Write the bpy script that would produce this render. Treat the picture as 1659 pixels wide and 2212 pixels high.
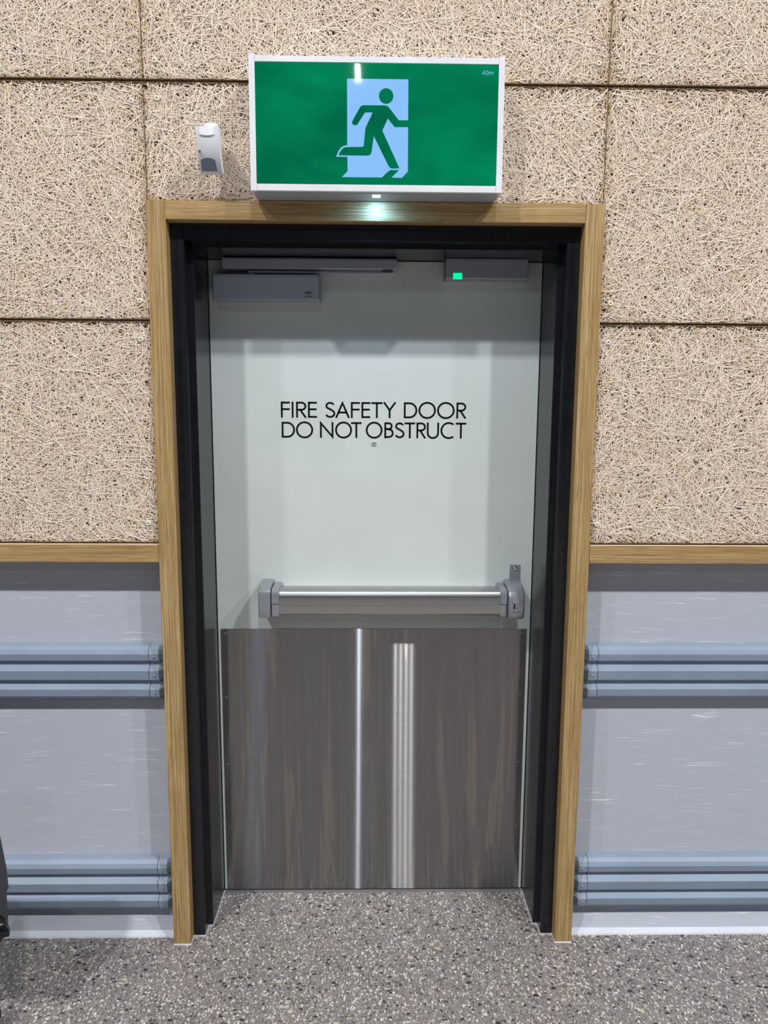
import bpy, bmesh, math, random
import numpy as np
from mathutils import Vector, Matrix
random.seed(4); RNG = np.random.default_rng(11)
for o in list(bpy.data.objects): bpy.data.objects.remove(o)
S = bpy.context.scene; C = S.collection

# ---------------------------------------------------------------- camera
F_PX, PITCH, YAW, ROLL = 1583.09, 0.1430, 0.0160, 0.0056
cam = bpy.data.cameras.new('camera'); cam.sensor_fit = 'VERTICAL'; cam.sensor_height = 24.0
cam.lens = F_PX/2212*24.0; cam.clip_start = 0.05
co = bpy.data.objects.new('camera', cam); C.objects.link(co); S.camera = co
R = Vector((math.cos(YAW), -math.sin(YAW), 0)); Fh = Vector((math.sin(YAW), math.cos(YAW), 0)); Z = Vector((0, 0, 1))
Fw = Fh*math.cos(PITCH) - Z*math.sin(PITCH); U = Fh*math.sin(PITCH) + Z*math.cos(PITCH)
R2 = R*math.cos(ROLL) + U*math.sin(ROLL); U2 = U*math.cos(ROLL) - R*math.sin(ROLL)
M = Matrix((R2, U2, -Fw)).transposed().to_4x4(); M.translation = Vector((-0.0078, -2.011, 1.6118))
co.matrix_world = M

# ---------------------------------------------------------------- world, lamps, exposure
W = bpy.data.worlds.new('world'); S.world = W; W.use_nodes = True
W.node_tree.nodes['Background'].inputs[0].default_value = (0.50, 0.74, 1.0, 1)
W.node_tree.nodes['Background'].inputs[1].default_value = 0.034
S.view_settings.view_transform = 'Standard'; S.view_settings.look = 'None'
S.view_settings.exposure = 0.56; S.view_settings.gamma = 1.0; S.view_settings.use_curve_mapping = False

def area(name, loc, sx, sy, power, col=(1, .995, .985), rot=(0, 0, 0)):
    l = bpy.data.lights.new(name, 'AREA'); l.shape = 'RECTANGLE'; l.size = sx; l.size_y = sy
    l.energy = power; l.color = col
    o = bpy.data.objects.new(name, l); o.location = loc; o.rotation_euler = rot; C.objects.link(o); return o
LZ, LY = 6.5, -3.85
for k in range(4):                       # four-tube fitting over the door
    area('ceiling_lamp', (0.290 + .067*k, LY, LZ), .018, .22, 21)
for x, p in ((-2.7, 165), (-4.7, 90), (3.5, 190), (5.4, 118)):
    area('ceiling_lamp', (x, LY, LZ), .24, .22, p)
for k in range(2):                       # row farther back
    area('ceiling_lamp', (-0.245, -9.20 - .60*k, LZ), .045, .5, 26, (.80, .90, 1.0))
area('ceiling_lamp', (-2.17, -10.2, LZ), .30, .5, 14, (.55, .72, 1.0))

# ---------------------------------------------------------------- helpers
def link(name, me, mat=None, parent=None, **props):
    o = bpy.data.objects.new(name, me); C.objects.link(o)
    if mat is not None: me.materials.append(mat)
    if parent is not None: o.parent = parent
    for k, v in props.items(): o[k] = v
    return o
def empty(name, loc=(0, 0, 0), **props):
    o = bpy.data.objects.new(name, None); o.location = loc; o.empty_display_size = .05; C.objects.link(o)
    for k, v in props.items(): o[k] = v
    return o
def child(name, bm, mat, parent, **props):
    """bm is in world coordinates; stored relative to the parent's origin"""
    me = bpy.data.meshes.new(name)
    off = Vector((0, 0, 0)); p = parent
    while p is not None: off += p.location; p = p.parent
    for v in bm.verts: v.co -= off
    bmesh.ops.recalc_face_normals(bm, faces=bm.faces); bm.to_mesh(me); bm.free()
    return link(name, me, mat, parent, **props)
def smooth(o, ang=40):
    for p in o.data.polygons: p.use_smooth = True
    bm = bmesh.new(); bm.from_mesh(o.data)
    for e in bm.edges:
        if len(e.link_faces) == 2 and e.calc_face_angle(0) > math.radians(ang): e.smooth = False
    bm.to_mesh(o.data); bm.free(); return o
def box(x0, x1, y0, y1, z0, z1, bev=0, seg=2, bm=None):
    b = bmesh.new()
    bmesh.ops.create_cube(b, size=1)
    for v in b.verts:
        v.co = Vector(((x0+x1)/2 + v.co.x*(x1-x0), (y0+y1)/2 + v.co.y*(y1-y0), (z0+z1)/2 + v.co.z*(z1-z0)))
    if bev: bmesh.ops.bevel(b, geom=b.edges[:], offset=bev, segments=seg, affect='EDGES', profile=.5, clamp_overlap=True)
    return merge(bm, b)
def merge(a, b):
    if a is None: return b
    vm = {v: a.verts.new(v.co) for v in b.verts}
    for f in b.faces: a.faces.new([vm[v] for v in f.verts])
    b.free(); return a
def prism(poly, axis, a0, a1, bev=0, seg=2, bm=None):
    """poly 2D: axis 'x' -> (y,z); 'y' -> (x,z); 'z' -> (x,y)"""
    b = bmesh.new()
    def P(p, t): return {'x': (t, p[0], p[1]), 'y': (p[0], t, p[1]), 'z': (p[0], p[1], t)}[axis]
    A = [b.verts.new(P(p, a0)) for p in poly]; B = [b.verts.new(P(p, a1)) for p in poly]
    fa = b.faces.new(A); fb = b.faces.new(B[::-1])
    n = len(poly)
    for i in range(n): b.faces.new((A[i], B[i], B[(i+1) % n], A[(i+1) % n]))
    bmesh.ops.recalc_face_normals(b, faces=b.faces)
    if bev: bmesh.ops.bevel(b, geom=list(set(fa.edges) | set(fb.edges)), offset=bev, segments=seg, affect='EDGES', profile=.5, clamp_overlap=True)
    return merge(bm, b)
def lathe(prof, cx, cz, n=20, bm=None):
    """revolve (r, y) profile about the y axis through (cx, cz)"""
    b = bmesh.new(); rings = []
    for r, y in prof:
        if r < 1e-6: rings.append([b.verts.new((cx, y, cz))]); continue
        rings.append([b.verts.new((cx + r*math.cos(2*math.pi*i/n), y, cz + r*math.sin(2*math.pi*i/n))) for i in range(n)])
    for A, B in zip(rings, rings[1:]):
        for i in range(n):
            j = (i+1) % n
            if len(A) == 1 and len(B) == 1: continue
            if len(A) == 1: b.faces.new((A[0], B[i], B[j]))
            elif len(B) == 1: b.faces.new((A[i], B[0], A[j]))
            else: b.faces.new((A[i], B[i], B[j], A[j]))
    bmesh.ops.recalc_face_normals(b, faces=b.faces)
    return merge(bm, b)
def s2l(c):
    return tuple((x/12.92 if x <= .04045 else ((x+.055)/1.055)**2.4) for x in [v/255 for v in c[:3]]) + (1,)
class NT:
    def __init__(s, name):
        s.m = bpy.data.materials.new(name); s.m.use_nodes = True; s.t = s.m.node_tree; s.N = s.t.nodes; s.L = s.t.links
        s.b = s.N['Principled BSDF']; s.co = s.N.new('ShaderNodeTexCoord').outputs['Object']
    def set(s, **k):
        for a, v in k.items(): s.b.inputs[a.replace('_', ' ')].default_value = v
        return s
    def to(s, v, i):
        if hasattr(v, 'is_linked') or isinstance(v, bpy.types.NodeSocket): s.L.new(v, i)
        else: i.default_value = v
    def map(s, scale=(1, 1, 1), loc=(0, 0, 0), rot=(0, 0, 0), src=None):
        n = s.N.new('ShaderNodeMapping'); s.L.new(src or s.co, n.inputs[0])
        n.inputs['Scale'].default_value = scale; n.inputs['Location'].default_value = loc; n.inputs['Rotation'].default_value = rot
        return n.outputs[0]
    def noise(s, vec, scale=5, detail=3, rough=.5, dist=0, out=0):
        n = s.N.new('ShaderNodeTexNoise'); s.L.new(vec, n.inputs['Vector']); n.inputs['Scale'].default_value = scale
        n.inputs['Detail'].default_value = detail; n.inputs['Roughness'].default_value = rough; n.inputs['Distortion'].default_value = dist
        return n.outputs[out]
    def vor(s, vec, scale, feature='F1', rnd=1):
        n = s.N.new('ShaderNodeTexVoronoi'); n.feature = feature; s.L.new(vec, n.inputs['Vector']); n.inputs['Scale'].default_value = scale
        n.inputs['Randomness'].default_value = rnd; return n
    def ramp(s, fac, stops, interp='LINEAR'):
        n = s.N.new('ShaderNodeValToRGB'); s.L.new(fac, n.inputs[0]); e = n.color_ramp.elements; n.color_ramp.interpolation = interp
        while len(e) < len(stops): e.new(.5)
        for q, (p, c) in zip(e, stops): q.position = p; q.color = c if len(c) == 4 else (*c, 1)
        return n.outputs[0]
    def mr(s, v, a, b, c=0, d=1, clamp=True):
        n = s.N.new('ShaderNodeMapRange'); n.clamp = clamp; s.L.new(v, n.inputs[0])
        for i, x in zip((1, 2, 3, 4), (a, b, c, d)): n.inputs[i].default_value = x
        return n.outputs[0]
    def math(s, op, a, b=0.0):
        n = s.N.new('ShaderNodeMath'); n.operation = op; s.to(a, n.inputs[0]); s.to(b, n.inputs[1]); return n.outputs[0]
    def mix(s, f, a, b, bt='MIX'):
        n = s.N.new('ShaderNodeMix'); n.data_type = 'RGBA'; n.blend_type = bt; s.to(f, n.inputs[0]); s.to(a, n.inputs[6]); s.to(b, n.inputs[7]); return n.outputs[2]
    def bump(s, h, strength=.3, dist=.001):
        n = s.N.new('ShaderNodeBump'); n.inputs['Strength'].default_value = strength; n.inputs['Distance'].default_value = dist
        s.L.new(h, n.inputs['Height']); s.L.new(n.outputs[0], s.b.inputs['Normal'])
    def col(s, v): s.to(v, s.b.inputs['Base Color']); return s
    def sep(s, v):
        n = s.N.new('ShaderNodeSeparateXYZ'); s.L.new(v, n.inputs[0]); return n.outputs
def plain(name, rgb, rough=.5, metal=0, spec=.5, grain=0):
    n = NT(name); n.set(Roughness=rough, Metallic=metal); n.b.inputs['Specular IOR Level'].default_value = spec
    c = s2l(rgb); v = n.noise(n.co, 9, 4)
    n.col(n.mix(n.mr(v, .3, .7), tuple(x*.94 for x in c[:3]) + (1,), tuple(min(1, x*1.05) for x in c[:3]) + (1,)))
    if grain: n.bump(n.noise(n.co, 900, 2), grain, .0004)
    return n.m

# ---------------------------------------------------------------- materials
def oak(name, axis):
    n = NT(name); n.set(Roughness=.5); n.b.inputs['Specular IOR Level'].default_value = .3
    st = {'z': (1, 1, .014), 'x': (.014, 1, 1)}[axis]; st2 = {'z': (1, 1, .03), 'x': (.03, 1, 1)}[axis]
    g = n.noise(n.map(st), 250, 2, .55, .3); g2 = n.noise(n.map(st2), 520, 2, .6); big = n.noise(n.map(st), 55, 2, .5, .4)
    c = n.ramp(g, [(.34, s2l((146, 118, 76))), (.46, s2l((172, 143, 97))), (.56, s2l((188, 160, 113))), (.70, s2l((202, 176, 130)))])
    c = n.mix(n.mr(big, .40, .62, 0, .45), c, s2l((160, 130, 84)))
    c = n.mix(n.mr(g2, .52, .64, 0, .55), c, s2l((134, 104, 62)))
    n.col(c); n.bump(g, .12, .0004); return n.m
OAK_V, OAK_H = oak('oak_upright', 'z'), oak('oak_horizontal', 'x')

n = NT('wood_wool'); n.set(Roughness=.9); n.b.inputs['Specular IOR Level'].default_value = .1
at = n.N.new('ShaderNodeAttribute'); at.attribute_name = 'tone'
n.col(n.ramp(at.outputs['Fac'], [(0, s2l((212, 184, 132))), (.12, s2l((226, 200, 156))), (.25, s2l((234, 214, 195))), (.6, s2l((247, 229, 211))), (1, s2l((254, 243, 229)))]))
WOOL = n.m
n = NT('panel_core'); n.set(Roughness=.95)
v = n.noise(n.map((1, 1, 1)), 260, 3, .7)
n.col(n.ramp(v, [(.40, s2l((84, 68, 52))), (.58, s2l((128, 106, 80))), (.70, s2l((214, 186, 138)))])); n.bump(v, .8, .002)
CORE = n.m

n = NT('vinyl'); n.set(Roughness=.42); n.b.inputs['Specular IOR Level'].default_value = .35
vv = n.map((1, 1, 1))
wob = n.noise(n.map((2.5, 1, 14)), 3, 2)
zz = n.N.new('ShaderNodeVectorMath'); zz.operation = 'ADD'
cb = n.N.new('ShaderNodeCombineXYZ'); n.L.new(n.math('MULTIPLY', wob, .02), cb.inputs[2])
n.L.new(n.co, zz.inputs[0]); n.L.new(cb.outputs[0], zz.inputs[1])
st = n.noise(n.map((6.5, 1, 260), src=zz.outputs[0]), 1.0, 2.5, .6, .4)
msk = n.noise(n.map((4, 1, 16)), 1.4, 2)
dash = n.math('MULTIPLY', n.mr(st, .60, .72), n.mr(msk, .42, .54))
fine = n.noise(n.map((6, 1, 160)), 2, 3)
base = n.ramp(fine, [(.3, s2l((180, 185, 197))), (.7, s2l((187, 192, 204)))])
n.col(n.mix(n.math('MULTIPLY', dash, .9), base, s2l((242, 244, 252)))); VINYL = n.m

n = NT('terrazzo'); n.set(Roughness=.38); n.b.inputs['Specular IOR Level'].default_value = .4
dn = n.N.new('ShaderNodeTexNoise'); n.L.new(n.co, dn.inputs['Vector']); dn.inputs['Scale'].default_value = 60
ad = n.N.new('ShaderNodeVectorMath'); ad.operation = 'MULTIPLY_ADD'; n.L.new(dn.outputs['Color'], ad.inputs[0]); ad.inputs[1].default_value = (.006, .006, 0); n.L.new(n.co, ad.inputs[2])
P = ad.outputs[0]
patch = n.noise(n.co, 2.2, 3)
c = n.ramp(n.noise(P, 700, 2), [(.3, s2l((130, 123, 121))), (.7, s2l((150, 143, 140)))])
c = n.mix(n.mr(patch, .35, .65, 0, .35), c, s2l((142, 134, 130)))
W1, W2, W3, D1, D2, G1 = s2l((216, 212, 208)), s2l((190, 184, 180)), s2l((168, 162, 159)), s2l((64, 61, 63)), s2l((88, 85, 87)), s2l((112, 108, 108))
def layer(c, scale, loc, edge, keep, rot, stops, sq=(1, 1, 1)):
    m = n.map(sq, loc, (0, 0, rot), P)
    e = n.vor(m, scale, 'DISTANCE_TO_EDGE'); f = n.vor(m, scale, 'F1'); s = n.sep(f.outputs['Color'])
    mk = n.math('MULTIPLY', n.mr(e.outputs['Distance'], edge, edge + .05), n.math('LESS_THAN', s[0], keep))
    mk = n.math('MULTIPLY', mk, n.mr(n.math('SUBTRACT', f.outputs['Distance'], n.mr(s[1], 0, 1, .26, .56)), -.03, .02, 1, 0))
    return n.mix(mk, c, n.ramp(s[2], stops, 'CONSTANT'))
c = layer(c, 420, (3, 1, 0), .04, .60, .4, [(0, D2), (.16, W2), (.34, W3), (.66, G1), (.84, D1)], (.8, 1, 1))
c = layer(c, 235, (1, 7, 0), .05, .58, .9, [(0, W1), (.22, W3), (.46, G1), (.62, D1), (.78, D2), (.92, W2)], (1, .62, 1))
c = layer(c, 145, (5, 2, 0), .06, .56, 2.1, [(0, W1), (.26, D1), (.46, W2), (.60, D2), (.78, G1), (.93, s2l((188, 176, 158)))], (1, .64, 1))
c = layer(c, 92, (9, 4, 0), .08, .28, 1.2, [(0, D1), (.34, W1), (.58, D2), (.78, G1), (.90, s2l((202, 190, 166))), (.97, s2l((142, 122, 112)))], (.68, 1, 1))
n.col(c); TERRAZZO = n.m

n = NT('steel_frame_paint'); n.set(Roughness=.2); n.b.inputs['Specular IOR Level'].default_value = .42
n.col(n.ramp(n.noise(n.co, 30, 3), [(.3, s2l((27, 28, 32))), (.7, s2l((33, 34, 39)))])); n.bump(n.noise(n.co, 500, 2), .06, .0006)
BLACK = n.m
n = NT('door_paint'); n.set(Roughness=.45); n.b.inputs['Specular IOR Level'].default_value = .3
n.col(n.ramp(n.noise(n.co, 4, 3), [(.35, s2l((206, 214, 212))), (.65, s2l((212, 219, 218)))])); n.bump(n.noise(n.co, 400, 2), .04, .0004)
DOOR = n.m
# brushed stainless, horizontal brushing: reflections drawn out up and down
n = NT('brushed_steel')
gl = n.N.new('ShaderNodeBsdfAnisotropic'); gl.distribution = 'GGX'; n.L.new(gl.outputs[0], n.N['Material Output'].inputs['Surface'])
tg = n.N.new('ShaderNodeTangent'); tg.direction_type = 'UV_MAP'; tg.uv_map = 'uv'; n.L.new(tg.outputs[0], gl.inputs['Tangent'])
gl.inputs['Anisotropy'].default_value = -.945; gl.inputs['Rotation'].default_value = 0.0
lines = n.noise(n.map((14, 1, 900)), 1, 3, .6)
vert = n.noise(n.map((60, 1, 2.2)), 1, 3, .6, .3)
dep = n.noise(n.map((26, 1, 1.3), (3, 0, 4), (0, .07, 0)), 1, 2.5, .5, .7)
resid = n.mr(dep, .575, .60)
b0 = n.ramp(lines, [(.3, s2l((158, 157, 158))), (.7, s2l((172, 171, 172)))])
b0 = n.mix(n.mr(vert, .4, .62, 0, .25), b0, s2l((144, 140, 139)))  # brownish upright patches: reflections of the surroundings painted into the steel colour
b0 = n.mix(n.math('MULTIPLY', resid, .5), b0, s2l((204, 194, 184)))
n.L.new(b0, gl.inputs['Color']); n.to(n.math('ADD', n.math('MULTIPLY', resid, .006), n.mr(n.noise(n.map((80, 1, 1.5)), 1, 2), .3, .7, .108, .115)), gl.inputs['Roughness'])
STEEL = n.m
n = NT('bar_aluminium'); n.set(Metallic=1.0, Roughness=.32)
n.col(n.ramp(n.noise(n.map((2, 300, 300)), 3, 2), [(.3, s2l((180, 182, 181))), (.7, s2l((192, 193, 192)))])); BAR = n.m
SILVER = plain('silver_paint', (158, 162, 170), .3, .5)
SILVER_D = plain('closer_silver', (164, 174, 187), .42, .15)
CRASH = plain('crash_rail_vinyl', (142, 157, 176), .45, 0, .4, .1)
CRASH_CAP = plain('crash_rail_cap', (145, 160, 178), .5, 0, .4)
WHITE = plain('white_metal', (234, 236, 244), .4)
WHITE_P = plain('white_plastic', (240, 243, 250), .45)
SEAL = plain('sealant', (214, 220, 224), .5)
BASEW = plain('base_strip', (226, 232, 242), .45)
INK = plain('black_vinyl_lettering', (6, 5, 5), .6, 0, .2)
DARK = plain('dark_gap', (12, 12, 13), .7)
CHROME = plain('chrome', (200, 202, 206), .12, 1)
LENSM = plain('sensor_lens_grey', (104, 118, 138), .3, 0, .5)
TROL = plain('trolley_grey', (66, 68, 72), .5)
RUBBER = plain('black_rubber', (14, 14, 16), .3)
WALLP = plain('wall_lining', (150, 140, 128), .8)
def emis(name, rgb, st, rough=.15, var=None):
    n = NT(name); n.set(Roughness=rough); n.b.inputs['Base Color'].default_value = (*s2l(rgb)[:3], 1)
    n.b.inputs['Emission Strength'].default_value = st; n.b.inputs['Emission Color'].default_value = s2l(rgb)
    if var:
        e = n.ramp(n.noise(n.map((1, 1, 1.6)), 4.5, 2, .5, .5), [(.3, s2l(var[0])), (.7, s2l(var[1]))]); n.L.new(e, n.b.inputs['Emission Color']); n.b.inputs['Base Color'].default_value = (0.0, .02, .012, 1)
    return n.m
GREEN = emis('sign_green', (0, 120, 80), .60, .02, ((0, 100, 66), (0, 138, 90)))
PALE = emis('sign_pale_blue', (122, 188, 252), .57, .03); PALE.node_tree.nodes['Principled BSDF'].inputs['Base Color'].default_value = (.1, .12, .15, 1)
LEDW = emis('led_white', (214, 250, 255), 1.2); LEDG = emis('led_green', (0, 255, 160), .72)

# ---------------------------------------------------------------- floor
bm = box(-9, 9, -14, .26, -.1, 0)
fl = child('floor', bm, TERRAZZO, None, kind='structure', label='grey terrazzo floor of small white, dark and tan stone chips', category='floor')

# ---------------------------------------------------------------- wall behind everything, with the door opening
bm = None
for x0, x1, z0, z1 in ((-6, -.56, 0, 4.6), (.56, 6, 0, 4.6), (-.56, .56, 2.12, 4.6)):
    bm = box(x0, x1, .088, .34, z0, z1, bm=bm)
wall = child('wall_back', bm, WALLP, None, kind='structure', label='long wall with wood-wool panels above and grey vinyl below, around the door', category='wall')

# wood-wool acoustic panels: board plus thousands of real strands
def strands(x0, x1, z0, z1, n, yf):
    """wood wool: each strand is a thin ridged ribbon, laid in random directions and depths"""
    K = 6
    L = np.clip(RNG.lognormal(math.log(.085), .4, n), .035, .2); w = RNG.uniform(.0011, .0019, n)
    # even spread: low-discrepancy centres and directions
    i = RNG.permutation(n) + .5
    cx = x0 + (x1-x0)*((i*.7548776662) % 1); cz = z0 + (z1-z0)*((i*.5698402910) % 1)
    a = RNG.uniform(0, math.pi, n); k = RNG.normal(0, 4.0, n)
    d = RNG.uniform(0, 1, n); y = yf + .0006 + .0072*d
    tt = np.linspace(-.5, .5, K)[None, :]*L[:, None]; dt = L/(K-1)
    ang = a[:, None] + k[:, None]*tt + RNG.normal(0, .04, (n, K))
    dx, dz = np.cos(ang)*dt[:, None], np.sin(ang)*dt[:, None]
    X = np.cumsum(dx, 1); Zz = np.cumsum(dz, 1); X += (cx - X[:, K//2])[:, None]; Zz += (cz - Zz[:, K//2])[:, None]
    Y = y[:, None] + RNG.normal(0, .0005, (n, K))
    nx, nz = -np.sin(ang), np.cos(ang); tilt = RNG.normal(0, .22, n)[:, None]
    V = np.zeros((n, K, 3, 3))
    for s, sg in ((0, -1), (1, 0), (2, 1)):
        V[:, :, s, 0] = X + sg*nx*w[:, None]/2; V[:, :, s, 2] = Zz + sg*nz*w[:, None]/2
        V[:, :, s, 1] = Y + sg*tilt*w[:, None]/2 - (.00055 if sg == 0 else 0)
    e = .0006
    V[..., 0] = np.clip(V[..., 0], x0+e, x1-e); V[..., 2] = np.clip(V[..., 2], z0+e, z1-e)
    V[..., 1] = np.clip(V[..., 1], yf - .0008, yf + .0092)
    idx = np.arange(n*K*3).reshape(n, K, 3)
    Q = np.concatenate([np.stack([idx[:, :-1, q], idx[:, 1:, q], idx[:, 1:, q+1], idx[:, :-1, q+1]], -1).reshape(-1, 4) for q in (0, 1)])
    me = bpy.data.meshes.new('wood_strands'); V = V.reshape(-1, 3)
    me.vertices.add(len(V)); me.vertices.foreach_set('co', V.ravel())
    me.loops.add(Q.size); me.loops.foreach_set('vertex_index', Q.ravel().astype(np.int32))
    me.polygons.add(len(Q)); me.polygons.foreach_set('loop_start', np.arange(0, Q.size, 4, dtype=np.int32))
    tone = RNG.uniform(.25, 1, n)**.8
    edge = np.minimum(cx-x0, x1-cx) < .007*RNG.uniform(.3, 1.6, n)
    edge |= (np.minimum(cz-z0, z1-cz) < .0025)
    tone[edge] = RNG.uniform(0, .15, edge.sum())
    tone[RNG.uniform(0, 1, n) < .008] = .1
    at = me.attributes.new('tone', 'FLOAT', 'POINT'); at.data.foreach_set('value', np.repeat(tone, K*3).astype(np.float32))
    me.update(calc_edges=True); return me
SCREW = None
def screw_mesh():
    bm = lathe([(.0, .0118), (.0016, .0118), (.0018, .0106), (.0034, .0094), (.0060, .0096), (.0070, .0112), (.0072, .016)], 0, 0, 16)
    for f in bm.faces: f.smooth = True
    me = bpy.data.meshes.new('panel_screw'); bm.to_mesh(me); bm.free(); me.materials.append(SCREWM); me.materials.append(DARK)
    for p in me.polygons:
        if all(math.hypot(me.vertices[i].co.x, me.vertices[i].co.z) < .0025 for i in p.vertices): p.material_index = 1
    return me
SCREWM = plain('screw_washer', (238, 230, 212), .6); SCREW = screw_mesh()
YF = .012
def panel(x0, x1, z0, z1, screws, zvis=None):
    zv = z0 if zvis is None else zvis
    g = .0004; c = .0045; yb = YF + .0102
    prof = [(.088, z0+.0004), (YF+.0065, z0+.0004), (YF+.0006, z0+.0030), (YF+.0014, z0+.0058), (yb, z0+.0075), (yb, z1-.0070), (YF+.0014, z1-.0056), (YF+.0004, z1-.0028), (YF+.0065, z1-.0004), (.088, z1-.0004)]
    if zvis: prof = [(.088, zv), (yb, zv)] + prof[5:]
    p = child('acoustic_panel', prism(prof, 'x', x0+g, x1-g), CORE, wall)
    a = (x1-x0)*(z1-zv)
    me = strands(x0+.0005, x1-.0005, zv + (0 if zvis else .0034), z1-.0034, int(a*15500), YF)
    link('wood_strands', me, WOOL, p, kind='stuff')
    for sx, sz in screws:
        o = bpy.data.objects.new('panel_screw', SCREW); o.location = (sx, 0, sz); C.objects.link(o); o.parent = p
Z1, Z2, Z3, Z4 = 1.2300, 1.836, 2.435, 3.034
panel(-1.8, -.6, Z1, Z2, [(-.631, 1.787), (-.630, 1.287), (-1.77, 1.787), (-1.77, 1.287), (-1.2, 1.787), (-1.2, 1.287)])
panel(-1.8, -.6, Z2, Z3, [(-.631, 2.385), (-.630, 1.887), (-1.77, 2.385), (-1.77, 1.887), (-1.2, 2.385)])
panel(-1.8, -.6, Z3, Z4, [(-.630, 2.479), (-.630, 2.985), (-1.77, 2.479), (-1.2, 2.479)])
panel(-.6, .6, Z3, Z4, [(-.568, 2.483), (.571, 2.489), (-.57, 2.985), (.57, 2.985)])
panel(-.6, .6, Z2, Z3, [(-.565, 2.3925), (.574, 2.403)], zvis=2.1405)
panel(.6, 1.8, Z3, Z4, [(.625, 2.480), (.63, 2.985), (1.77, 2.48), (1.2, 2.48)])
panel(.6, 1.8, Z2, Z3, [(.6305, 2.389), (.631, 1.8895), (1.77, 2.389), (1.2, 2.389)])
panel(.6, 1.8, Z1, Z2, [(.630, 1.787), (.623, 1.287), (1.77, 1.787), (1.2, 1.787), (1.2, 1.287)])

# the same boards carry on along the wall to both sides (shared mesh data)
for p in [o for o in wall.children if o.name.startswith('acoustic_panel')]:
    xs = [v.co.x for v in p.data.vertices]; mid = (min(xs)+max(xs))/2
    if abs(mid) < .7: continue
    q = p.copy(); C.objects.link(q); q.location.x += math.copysign(1.2, mid)
    for ch in p.children:
        d = ch.copy(); C.objects.link(d); d.parent = q

# grey vinyl sheets with a coved foot
def sheet(x0, x1):
    n = 14; front = [(.078, 1.19), (.078, .075)]
    for i in range(1, n+1):
        t = i/n; front.append((.078 - .038*t**1.6, .075 - .075*t))
    poly = front + [(.088, 0.0), (.088, 1.19)]
    o = child('vinyl_sheet', prism(poly, 'x', x0, x1), VINYL, wall); smooth(o, 30)
sheet(-3.5, -.602); sheet(.602, 3.5)
for nm, x0, x1, lab in (('baseboard_left', -3.5, -.603, 'thin white sealant strip at the foot of the vinyl left of the door'),
                        ('baseboard_right', .603, 3.5, 'thin white sealant strip at the foot of the vinyl right of the door')):
    bm = prism([(.045, .0), (.032, .0), (.0335, .005), (.039, .0125), (.046, .015)], 'x', x0, x1)
    child(nm, bm, BASEW, None, kind='structure', label=lab, category='baseboard')

# ---------------------------------------------------------------- oak trims
XO, XI, HT, HI = .6015, .5505, 2.141, 2.0925
def bead(parent, bm): child('sealant_bead', bm, SEAL, parent)
t = child('trim_1', box(-XO, -XI, 0, .04, .004, HT, .0007, 1), OAK_V, None, kind='structure', label='left oak upright of the door surround', category='trim')
bead(t, box(-XO-.001, -XI+.002, -.003, .040, 0, .0045, .001, 1))
t = child('trim_2', box(XI, XO, 0, .04, .004, HT, .0007, 1), OAK_V, None, kind='structure', label='right oak upright of the door surround', category='trim')
bead(t, box(XI-.002, XO+.001, -.003, .040, 0, .0045, .001, 1))
child('trim_3', box(-XI+.0004, XI-.0004, .0002, .04, HI, HT+.0002, .0006, 1), OAK_H, None, kind='structure', label='oak head piece across the top of the door, under the green sign', category='trim')
child('trim_4', box(-3.5, -XO-.0008, .004, .0868, 1.1775, 1.2275, .0007, 1), OAK_H, None, kind='structure', label='horizontal oak rail on the wall left of the door', category='trim')
child('trim_5', box(XO+.0018, 3.5, .004, .0868, 1.1775, 1.2275, .0007, 1), OAK_H, None, kind='structure', label='horizontal oak rail on the wall right of the door', category='trim')

LEDGE = plain('raw_edge', (236, 214, 196), .8)
for nm, x0, x1 in (('trim_4', -3.5, -XO-.0008), ('trim_5', XO+.0018, 3.5)):
    child('packing_strip', box(x0, x1, .0048, .03, 1.2275, 1.2286), LEDGE, bpy.data.objects[nm])

# ---------------------------------------------------------------- black steel door frame (stepped profile)
fr = empty('trim_6', (0, .1, 0), kind='structure', label='black steel door frame with stepped jambs inside the oak surround', category='door frame')
def jamb(s):
    poly = [(s*.5600, .038), (s*.5150, .038), (s*.5150, .084), (s*.5012, .084), (s*.4988, .262), (s*.5600, .262)]
    b = prism(poly, 'z', .003, 2.10, 0)
    bm_e = [e for e in b.edges if abs(e.verts[0].co.z - e.verts[1].co.z) > 1]
    bmesh.ops.bevel(b, geom=bm_e, offset=.0016, segments=2, affect='EDGES', profile=.5)
    j = child('jamb', b, BLACK, fr)
    # groove lines along the face step
    child('rebate_strip', box(min(s*.5165, s*.5152), max(s*.5165, s*.5152), .0372, .039, .004, 2.05), BLACK, j)
    pb = [(s*.552, .034), (s*.5125, .034), (s*.5125, .081), (s*.4990, .081), (s*.4968, .249), (s*.501, .249), (s*.503, .086), (s*.518, .086), (s*.518, .04), (s*.552, .04)]
    child('sealant_bead', prism(pb, 'z', 0.0002, .0035), SEAL, fr)
jamb(-1); jamb(1)
poly = [(.038, 2.10), (.038, 2.0505), (.084, 2.0505), (.084, 2.040), (.262, 2.040), (.262, 2.10)]
child('frame_head', prism(poly, 'x', -.5145, .5145, 0), BLACK, fr)
child('threshold_strip', box(-.4965, .4965, .240, .262, .0001, .0012), plain('threshold_grey', (120, 120, 122), .5), fr)

# ---------------------------------------------------------------- the door leaf
YL = .251
door = child('door_1', box(-.4975, .4975, YL, .296, .006, 2.0385, .001, 1), DOOR, None, kind='structure', label='pale grey fire door leaf with black lettering and a steel kick plate', category='door')
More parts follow.
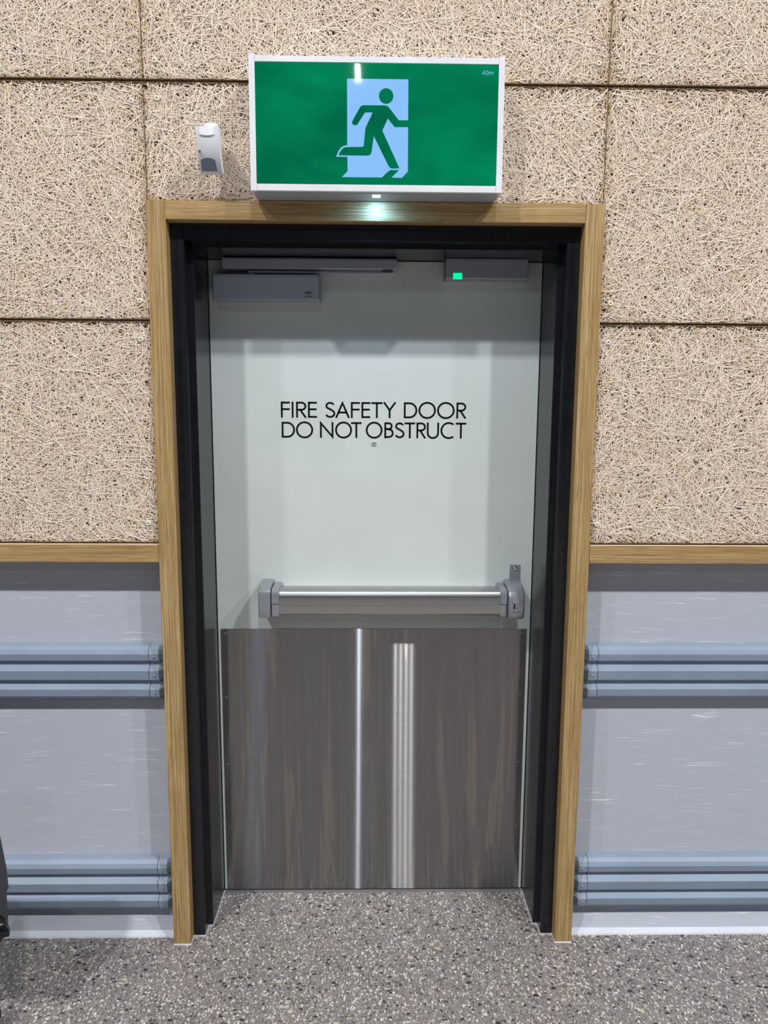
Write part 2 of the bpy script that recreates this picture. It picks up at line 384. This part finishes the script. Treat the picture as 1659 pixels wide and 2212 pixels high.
# kick plate with UVs for the brushing direction
bm = box(-.4895, .4878, YL-.0016, YL-.0001, .006, .9095, .0004, 1)
uvl = bm.loops.layers.uv.new('uv')
for f in bm.faces:
    for l in f.loops: l[uvl].uv = (l.vert.co.z, -l.vert.co.x)
kp = child('kick_plate', bm, STEEL, door, label='brushed stainless steel kick plate')
me = None
for x, z in [(-.4744, .896), (-.2433, .8975), (.0002, .8977), (.2416, .8979), (.4703, .898), (-.4767, .6826), (-.4780, .4541), (-.4790, .2275), (-.4779, .0187),
             (-.2469, .0175), (-.0012, .0175), (.2453, .0177), (.4740, .0200), (.4735, .6866), (.4745, .4584), (.4748, .2322)]:
    if me is None:
        bm = lathe([(.0, .0004), (.0011, .0004), (.0014, -.0006), (.0028, -.0010), (.0038, -.0004), (.0040, .0002)], 0, 0, 12)
        for f in bm.faces: f.smooth = True
        me = bpy.data.meshes.new('screw'); bm.to_mesh(me); bm.free(); me.materials.append(CHROME)
    o = bpy.data.objects.new('screw', me); o.location = (x, YL-.0017, z); C.objects.link(o); o.parent = kp
# door viewer
bm = lathe([(.0, YL-.0035), (.0028, YL-.0032), (.0032, YL-.0045), (.0045, YL-.0055), (.0068, YL-.0035), (.0072, YL)], -.0034, 1.4993, 24)
smooth(child('door_viewer', bm, plain('viewer_metal', (225, 228, 232), .3, .75), door, label='small round chrome door viewer'))

# lettering: stroked letters
def arc(cx, cy, rx, ry, a0, a1, n=20):
    return [(cx + rx*math.cos(math.radians(a0 + (a1-a0)*i/n)), cy + ry*math.sin(math.radians(a0 + (a1-a0)*i/n))) for i in range(n+1)]
T = .059   # half stroke, in cap heights
def glyph(ch, w):
    h, l, r = T, T, w - T; t = 1 - T
    g = {
        'F': [[(l, 0), (l, 1)], [(l, t), (w, t)], [(l, .53), (w*.97, .53)]],
        'I': [[(w/2, 0), (w/2, 1)]],
        'E': [[(l, 0), (l, 1)], [(l, t), (w, t)], [(l, .53), (w*.95, .53)], [(l, h), (w, h)]],
        'T': [[(0, t), (w, t)], [(w/2, 0), (w/2, t)]],
        'Y': [[(l*.6, 1), (w/2, .50), (w-l*.6, 1)], [(w/2, 0), (w/2, .50)]],
        'A': [[(l*.8, 0), (w/2, .93), (w-l*.8, 0)], [(w*.2, .34), (w*.8, .34)]],
        'N': [[(l, 0), (l, .93), (r, .07), (r, 1)]],
        'O': [arc(w/2, .5, w/2-T, .5-T*.4, 0, 360, 44)],
        'D': [[(l, h), (l, t), (w*.42, t)] + arc(w*.42, .5, w*.58-T, .5-T, 90, -90, 22) + [(w*.42, h), (l, h)]],
        'R': [[(l, 0), (l, 1)], [(l, t), (w*.50, t)] + arc(w*.50, .72, .5*w-T*1.3, .28-T, 90, -90, 14) + [(w*.50, .44+T), (l, .44+T)], [(w*.40, .48), (w-l*.9, 0)]],
        'B': [[(l, 0), (l, 1)], [(l, t), (w*.50, t)] + arc(w*.50, .76, .38*w-T, .24-T, 90, -90, 14) + [(l, .52+T)],
              [(l, .52+T), (w*.55, .52+T)] + arc(w*.55, .285+T*.5, .45*w-T, .26-T*.5, 90, -90, 14) + [(l, h)]],
        'S': [arc(w*.50, .75, w*.36, .25-T, 20, 215, 16) + [(w*.32, .60), (w*.62, .50)] + arc(w*.50, .25+T*.4, w*.50-T, .25-T*.6, 50, -160, 18)],
        'U': [[(l, 1), (l, w/2*.9)] + arc(w/2, w/2*.86, w/2-T, w/2*.86-T*.4, 180, 360, 20) + [(r, 1)]],
        'C': [arc(w*.60, .5, w*.60-T, .5-T*.4, 52, 308, 34)],
    }
    return g[ch]
def ribbon(bm, pts, closed, hw, P, y0, y1):
    pts = [p for i, p in enumerate(pts) if math.hypot(p[0]-pts[i-1][0], p[1]-pts[i-1][1]) > 1e-5 or (i == 0 and not closed)]
    n = len(pts); off = []
    for i in range(n):
        a = pts[(i-1) % n] if (closed or i > 0) else None; b = pts[(i+1) % n] if (closed or i < n-1) else None; c = pts[i]
        d = []
        if a is not None: v = Vector((c[0]-a[0], c[1]-a[1])); d.append(v.normalized())
        if b is not None: v = Vector((b[0]-c[0], b[1]-c[1])); d.append(v.normalized())
        t = (d[0] + d[-1]).normalized() if (d[0] + d[-1]).length > 1e-4 else d[0]
        nrm = Vector((-t.y, t.x)); k = hw/max(.35, abs(nrm.dot(Vector((-d[0].y, d[0].x)))))
        off.append(((c[0]+nrm.x*k, c[1]+nrm.y*k), (c[0]-nrm.x*k, c[1]-nrm.y*k)))
    vs = []
    for p, q in off:
        a, b = P(p), P(q)
        vs.append([bm.verts.new((a[0], y0, a[1])), bm.verts.new((b[0], y0, b[1])), bm.verts.new((a[0], y1, a[1])), bm.verts.new((b[0], y1, b[1]))])
    m = n if closed else n-1
    for i in range(m):
        A, B = vs[i], vs[(i+1) % n]
        for q in ((0, 1), (1, 3), (3, 2), (2, 0)): bm.faces.new((A[q[0]], A[q[1]], B[q[1]], B[q[0]]))
    if not closed:
        for A in (vs[0], vs[-1]): bm.faces.new((A[0], A[1], A[3], A[2]))
def letters(name, items, x_of, zb, H, parent, label, mat=INK, y=YL):
    bm = bmesh.new()
    for ch, a, b in items:
        x0, x1 = x_of(a), x_of(b); w = (x1-x0)/H
        for s in glyph(ch, w):
            cl = len(s) > 3 and math.hypot(s[0][0]-s[-1][0], s[0][1]-s[-1][1]) < 1e-4
            ribbon(bm, s[:-1] if cl else s, cl, T, lambda p: (x0 + p[0]*H, zb + p[1]*H), y-.0004, y+.0002)
    return child(name, bm, mat, parent, label=label)
xo = lambda z: -.2880 + (z-98)*.0003930
letters('lettering', [('F', 98, 168), ('I', 181, 197), ('R', 216, 298), ('E', 308, 378), ('S', 440, 520), ('A', 520, 632), ('F', 641, 711), ('E', 723, 792), ('T', 799, 887), ('Y', 893, 992),
                      ('D', 1053, 1158), ('O', 1167, 1303), ('O', 1312, 1449), ('R', 1463, 1541)], xo, 1.5765, .0483, door, 'black lettering reading FIRE SAFETY DOOR')
letters('lettering', [('D', 102, 206), ('O', 213, 347), ('N', 400, 505), ('O', 518, 650), ('T', 642, 725), ('O', 757, 888), ('B', 902, 975), ('S', 983, 1060), ('T', 1060, 1143), ('R', 1153, 1229),
                      ('U', 1234, 1330), ('C', 1341, 1450), ('T', 1460, 1542)], xo, 1.5155, .0483, door, 'black lettering reading DO NOT OBSTRUCT')

# panic bar: a part of the door, its pieces one level deeper
ZB0, ZB1, YB = .9770, 1.0560, .156
prof = [(YL-.002, 1.050), (.190, 1.060), (.172, 1.0575), (.163, 1.0525), (.158, 1.045), (.1565, 1.036), (.1565, 1.0215), (.1595, 1.0205), (.1595, 1.0165), (.1565, 1.0160),
        (.156, 1.000), (.158, .986), (.164, .9785), (.175, .976), (YL-.002, .980)]
pb = smooth(child('push_bar', prism(prof, 'x', -.292, .3845), BAR, door, label='brushed aluminium panic push bar with silver end housings'), 25)
def collar(x0, x1):
    pr = [(YL-.001, 1.0625), (.188, 1.063), (.166, 1.0605), (.156, 1.054), (.1525, 1.044), (.1525, 1.018), (.156, 1.016), (.155, .990), (.157, .977), (.164, .9725), (.180, .970), (YL-.001, .972)]
    smooth(child('bar_collar', prism(pr, 'x', x0, x1, .001, 1), SILVER, pb), 30)
collar(-.3130, -.2905); collar(.3830, .4035)
hp = [(YL-.0005, 1.0730), (.215, 1.0745), (.185, 1.0730), (.165, 1.0680), (.152, 1.0600), (.1475, 1.050), (.1465, 1.020), (.148, .985), (.152, .9745), (.165, .9700), (YL-.0005, .9670)]
smooth(child('end_housing', prism(hp, 'x', -.3525, -.3155, .005, 4), SILVER, pb), 30)
hp = [(YL-.0005, 1.0740), (.215, 1.0765), (.190, 1.0740), (.165, 1.0650), (.150, 1.0560), (.141, 1.035), (.139, 1.010), (.142, .985), (.150, .9720), (.165, .9670), (YL-.0005, .9640)]
eh = smooth(child('end_housing', prism(hp, 'x', .4060, .4555, .007, 4), SILVER, pb), 30)
child('housing_plate', box(.4185, .4375, .1375, .141, .9975, 1.0310, .001, 1), SILVER, pb)
child('housing_mark', box(.4205, .4255, .1371, .1380, 1.006, 1.024, .0015, 2), DARK, pb)
b = box(.4300, .4320, .1371, .1380, 1.005, 1.012); b = box(.4300, .4320, .1371, .1380, 1.014, 1.018, bm=b); b = box(.4300, .4320, .1371, .1380, 1.020, 1.024, bm=b)
child('housing_mark', b, DARK, pb)
b = box(.4262, .4595, YL-.004, YL-.0003, 1.055, 1.1200, .0012, 2)
child('fixing_bracket', b, SILVER, pb)
smooth(child('bracket_screw', lathe([(.0, YL-.0065), (.002, YL-.0065), (.0022, YL-.0085), (.0055, YL-.0085), (.0078, YL-.0065), (.0080, YL-.004)], .4430, 1.1085, 20), CHROME, pb))
smooth(child('housing_screw', lathe([(.0, YL-.052), (.0022, YL-.051), (.0024, YL-.046)], .4065, 1.052, 10), CHROME, pb))

# ---------------------------------------------------------------- door closer
dc = empty('door_closer', (-.31, .2495, 1.95), label='silver door closer with slide track at the top left of the door', category='door closer')
child('closer_body', box(-.4705, -.1640, .190, YL-.0005, 1.9180, 1.9890, .0018, 2), SILVER_D, dc)
child('closer_end_cap', box(-.4720, -.4690, .1893, YL-.0005, 1.9172, 1.9896, .0008, 1), SILVER, dc)
child('closer_end_cap', box(-.1650, -.1628, .1893, YL-.0005, 1.9172, 1.9896, .0008, 1), SILVER, dc)
b = prism([(-.1962 + .011*math.cos(a*math.pi/8), 1.9373 + .0040*math.sin(a*math.pi/8)) for a in range(16)], 'y', .1895, .1902)
b = box(-.206, -.186, .1895, .1902, 1.9255, 1.9285, .001, 1, bm=b)
child('closer_badge', b, plain('badge_grey', (96, 104, 116), .5), dc)
tp = [(YL-.0005, 2.0360), (.2015, 2.0360), (.2015, 2.0325), (.1985, 2.0318), (.1985, 2.0085), (.2030, 2.0050), (.2120, 2.0050), (.2120, 2.0120), (.2250, 2.0120), (.2250, 2.0050), (YL-.0005, 2.0050)]
child('slide_track', prism(tp, 'x', -.4450, .0608), SILVER_D, dc)
child('track_guide', box(.0180, .0490, .1995, .2110, 1.9985, 2.0055, .001, 1), plain('guide_grey', (70, 72, 80), .5), dc)
child('closer_arm', box(-.3650, .0190, .2020, .2160, 1.9945, 2.0005, .0015, 2), SILVER_D, dc)
child('arm_pivot', box(-.3720, -.3520, .2010, .2200, 1.9880, 2.0005, .002, 2), SILVER_D, dc)

# ---------------------------------------------------------------- magnetic lock with green light
ml = empty('magnetic_lock', (.323, .2495, 2.036), label='grey magnetic lock housing with a lit green indicator, hung under the frame head', category='lock')
mp = [(YL-.0008, 2.0385), (.2000, 2.0385), (.2000, 2.0345), (.1985, 2.0335), (.1985, 1.9850), (.2015, 1.9820), (YL-.0008, 1.9820)]
child('lock_housing', prism(mp, 'x', .2040, .4425), plain('lock_aluminium', (160, 163, 182), .4, .1), ml)
LEND = plain('lock_end', (120, 122, 134), .5, .1)
child('lock_end_plate', box(.2028, .2040, .1975, YL-.001, 1.9812, 2.0385), LEND, ml)
child('lock_end_plate', box(.4425, .4437, .1975, YL-.001, 1.9812, 2.0385), LEND, ml)
sl = child('status_light', box(.2256, .2514, .1968, .2020, 1.9806, 1.9978, .0012, 2), LEDG, ml, label='glowing green indicator window')

# ---------------------------------------------------------------- exit sign
es = empty('exit_sign', (0, .011, 2.1432), label='large illuminated green running man exit sign box above the door', category='exit sign')
b = box(-.3085, .3085, -.074, .0115, 2.1445, 2.4550, .001, 1)
child('housing', b, WHITE, es)
for s in (-1, 1):
    child('side_frame', box(min(s*.2992, s*.3143), max(s*.2992, s*.3143), -.081, -.010, 2.1434, 2.4618, .0012, 2), WHITE, es)
child('top_frame', box(-.2990, .2990, -.0800, -.0700, 2.4435, 2.4578, .0008, 1), WHITE, es)
child('bottom_frame', box(-.2990, .2990, -.0800, -.0700, 2.1440, 2.1605, .0008, 1), WHITE, es)
gp = child('face_panel', box(-.2990, .2990, -.0780, -.0740, 2.1600, 2.4440), GREEN, es, label='backlit green sign face')
child('bottom_cover', box(-.3080, .3080, -.0700, .0112, 2.1425, 2.1450), plain('sign_underside', (170, 172, 182), .5), es)
YS = -.0780
doorway = [(-.0735, 2.4076), (.0770, 2.4076), (.0779, 2.1930), (.0631, 2.1781), (.0372, 2.1785), (.0565, 2.1965), (.0340, 2.1965), (.0260, 2.1905), (.0134, 2.1785), (-.0868, 2.1785), (-.0725, 2.1923),
           (-.0729, 2.2265), (-.1008, 2.2263), (-.0978, 2.2340), (-.0940, 2.2415), (-.0892, 2.2475), (-.0840, 2.2510), (-.0793, 2.2528), (-.0733, 2.2537)]
child('pictogram_doorway', prism(doorway, 'y', YS-.0003, YS+.0002), PALE, gp, label='pale blue doorway pictogram')
man = [(-.0335, 2.3469), (.0190, 2.3472), (.0245, 2.3462), (.0288, 2.3436), (.0542, 2.3131), (.0785, 2.3134), (.0785, 2.2973), (.0441, 2.2969), (.0272, 2.3168), (.0137, 2.2885), (.0569, 2.2006),
       (.0400, 2.1996), (.0357, 2.2000), (.0318, 2.2030), (.0283, 2.2080), (-.0073, 2.2754), (-.0119, 2.2450), (-.0126, 2.2390), (-.0148, 2.2330), (-.0191, 2.2302), (-.0240, 2.2296), (-.0944, 2.2296),
       (-.0926, 2.2361), (-.0875, 2.2426), (-.0823, 2.2475), (-.0746, 2.2492), (-.0345, 2.2501), (-.0325, 2.2530), (-.0283, 2.2933), (-.0257, 2.2994), (-.0104, 2.3304), (-.0250, 2.3304), (-.0296, 2.3295),
       (-.0463, 2.3052), (-.0480, 2.3022), (-.0505, 2.3007), (-.0535, 2.3000), (-.0565, 2.3006), (-.0595, 2.3025), (-.0610, 2.3052), (-.0608, 2.3098), (-.0412, 2.3429), (-.0375, 2.3460)]
child('pictogram_runner', prism(man, 'y', YS-.0006, YS-.0001), GREEN, gp, label='green running figure')
hd = [(.0227 + .0178*math.cos(i*math.pi/18), 2.3687 + .0180*math.sin(i*math.pi/18)) for i in range(36)]
child('pictogram_head', prism(hd, 'y', YS-.0006, YS-.0001), GREEN, gp)
# "40m"
bm = bmesh.new(); H = .0098
def stroke(pts, x0, closed=False, hw=.055): ribbon(bm, pts, closed, hw, lambda p: (x0 + p[0]*H, 2.4200 + p[1]*H), YS-.0004, YS+.0002)
stroke([(.50, 0), (.50, .97), (.03, .30), (.72, .30)], .2586)
stroke(arc(.33, .5, .28, .46, 0, 360, 24)[:-1], .2676, True)
stroke([(.05, 0), (.05, .72)], .2757); stroke([(.05, .5)] + arc(.29, .44, .24, .25, 170, 0, 10) + [(.53, 0)], .2757); stroke([(.53, .5)] + arc(.77, .44, .24, .25, 170, 0, 10) + [(1.01, 0)], .2757)
child('sign_lettering', bm, PALE, gp, label='small pale lettering reading 40m')
child('indicator_light', box(-.0112, .0102, -.058, -.045, 2.1385, 2.1430, .0015, 2), LEDW, es, label='glowing white emergency lamp')
area('sign_lamp', (-.0005, -.040, 2.1370), .016, .006, .24, (.20, .52, 1.0), (math.radians(12), 0, 0))

# ---------------------------------------------------------------- motion sensor
ms = empty('motion_sensor', (-.415, .012, 2.25), label='white wall mounted motion sensor left of the green sign', category='sensor')
child('mount', box(-.434, -.406, -.066, .013, 2.240, 2.288, .004, 3), WHITE_P, ms)
smooth(child('swivel_cap', box(-.4270, -.3945, -.080, -.020, 2.288, 2.3030, .005, 3), WHITE_P, ms))
body = [(-.0900, 2.2905), (-.0840, 2.2480), (-.0700, 2.2260), (-.0500, 2.1945), (-.0450, 2.1925), (-.0300, 2.1940), (-.0270, 2.2000), (-.0480, 2.2300), (-.0620, 2.2905)]
sb = bmesh.new()
b = prism(body, 'x', -.4460, -.3890, .0025, 3)
for v in b.verts: v.co.x += max(0, (2.2905-v.co.z))*.0*1
bd = smooth(child('sensor_body', b, WHITE_P, ms), 35)
child('cover_flap', prism([(-.4360, 2.2890), (-.4360, 2.2715), (-.4300, 2.2695), (-.4180, 2.2685), (-.4060, 2.2695), (-.4005, 2.2715), (-.4005, 2.2890)], 'y', -.0905, -.080, .0006, 1), WHITE_P, ms)
# window follows the slanted lower front
def onfront(x, z, d):
    y = -.0700 + (2.2260-z)*(.0200/.0315); return (x, y-d, z)
b = bmesh.new(); pts = [(-.4395, 2.2190), (-.4310, 2.2222), (-.4215, 2.2235), (-.4120, 2.2222), (-.4040, 2.2190), (-.4015, 2.1965), (-.4400, 2.1965)]
A = [b.verts.new(onfront(x, z, .0010)) for x, z in pts]; B2 = [b.verts.new(onfront(x, z, -.003)) for x, z in pts]
b.faces.new(A); b.faces.new(B2[::-1])
for i in range(len(pts)): b.faces.new((A[i], A[(i+1) % 7], B2[(i+1) % 7], B2[i]))
child('sensor_lens', b, LENSM, ms, label='grey sensor window')
child('indicator', lathe([(.0, -.0812), (.0018, -.0812), (.0024, -.0795), (.0030, -.0785), (.0032, -.075)], -.4395, 2.2365, 14), plain('indicator_grey', (120, 124, 134), .4), ms)

# ---------------------------------------------------------------- crash rails
YW = .078
def rail_profile(ztop):
    p = [(0, .002), (.0005, .010), (.0015, .023), (.0100, .0325), (.0205, .0375), (.0220, .0380), (.0412, .0345), (.0425, .0315), (.0435, .0245), (.0487, .0235), (.0584, .0245), (.0700, .0400), (.0715, .0405),
         (.0990, .0365), (.1003, .0335), (.1012, .0260), (.1075, .0250), (.1165, .0260), (.1260, .0400), (.1275, .0405), (.1480, .0375), (.1500, .0365), (.1590, .0290), (.1597, .002)]
    return [(YW - q, ztop - t) for t, q in p]
def crash(name_label, side, ztop):
    s = side
    r = empty('crash_rail', (s*1.3, YW, ztop-.16), label=name_label, category='crash rail', group='grey crash rails beside the door')
    xa, xb = sorted((s*.6560, s*3.4))
    child('rail_profile', prism(rail_profile(ztop)[::-1], 'x', xa, xb), CRASH, r)
    # end cap: same section, a little proud, then bevelled back to the wall
    b = bmesh.new(); rings = []
    cz = ztop - .08
    for x, k, grow in ((.6541, 1, .0008), (.6270, 1, .0008), (.6060, .12, -.003)):
        ring = []
        for (y, z) in rail_profile(ztop):
            q = (YW - y); zz = cz + (z-cz)*(1 + grow/.08)
            ring.append(b.verts.new((s*x, YW - (q*k + (grow if q > .01 else 0)) - (.0 if k == 1 else .002), zz)))
        rings.append(ring)
    for A, B in zip(rings, rings[1:]):
        for i in range(len(A)):
            j = (i+1) % len(A); b.faces.new((A[i], A[j], B[j], B[i]))
    b.faces.new(rings[0]); b.faces.new(rings[-1])
    cap = child('end_cap', b, CRASH_CAP, r)
    for dz in (.030, .085, .138):
        child('cap_plug', lathe([(.0, YW-.0412), (.0030, YW-.0412), (.0040, YW-.0405), (.0042, YW-.036)] if dz != .030 else [(.0, YW-.0386), (.0030, YW-.0386), (.0040, YW-.0380), (.0042, YW-.034)], s*.640, ztop-dz, 14), CRASH_CAP, cap)
crash('upper grey crash rail on the wall left of the door', -1, .9190)
crash('upper grey crash rail on the wall right of the door', 1, .9190)
crash('lower grey crash rail near the floor left of the door', -1, .2460)
crash('lower grey crash rail near the floor right of the door', 1, .2460)

# ---------------------------------------------------------------- dark trolley that just enters at the left edge
tr = empty('trolley', (-1.2, -.35, 0), label='dark grey trolley corner with black rounded bumper cut off by the left edge', category='trolley')
ya, yb_ = -.345, -.30
edge = [(-.9470, .685), (-.9445, .6550), (-.9330, .5400), (-.9235, .4600), (-.9218, .4050), (-.9280, .3950), (-.9290, .3100), (-.9350, .2950), (-1.45, .2950), (-1.45, .685)]
child('side_panel', prism(edge, 'y', ya, yb_, .003, 2), TROL, tr)
child('recess', prism([(-.9600, .62), (-.9480, .50), (-.9420, .42), (-.9480, .405), (-1.40, .405), (-1.40, .62)], 'y', ya-.0008, ya+.002), RUBBER, tr)
b = bmesh.new(); bmesh.ops.create_cone(b, cap_ends=True, segments=24, radius1=.026, radius2=.026, depth=.52)
for v in b.verts: v.co = Vector((-1.178 + v.co.z, -.366 + v.co.x, .338 + v.co.y))
bmesh.ops.bevel(b, geom=[e for e in b.edges if len(e.link_faces) == 2 and e.calc_face_angle(0) > 1], offset=.018, segments=4, affect='EDGES')
smooth(child('bumper', b, RUBBER, tr, label='black rubber bumper'))
child('lower_bracket', prism([(-.9270, .330), (-.9270, .290), (-.9500, .262), (-1.44, .262), (-1.44, .330)], 'y', -.345, -.305, .003, 2), TROL, tr)
for x in (-1.02, -1.40):
    b = bmesh.new(); bmesh.ops.create_cone(b, cap_ends=True, segments=24, radius1=.06, radius2=.06, depth=.03)
    for v in b.verts: v.co = Vector((x + v.co.x, -.325 + v.co.z, .0605 + v.co.y))
    smooth(child('wheel', b, RUBBER, tr)); child('fork', box(x-.015, x+.015, -.3465, -.3035, .06, .262, .003, 2), TROL, tr)
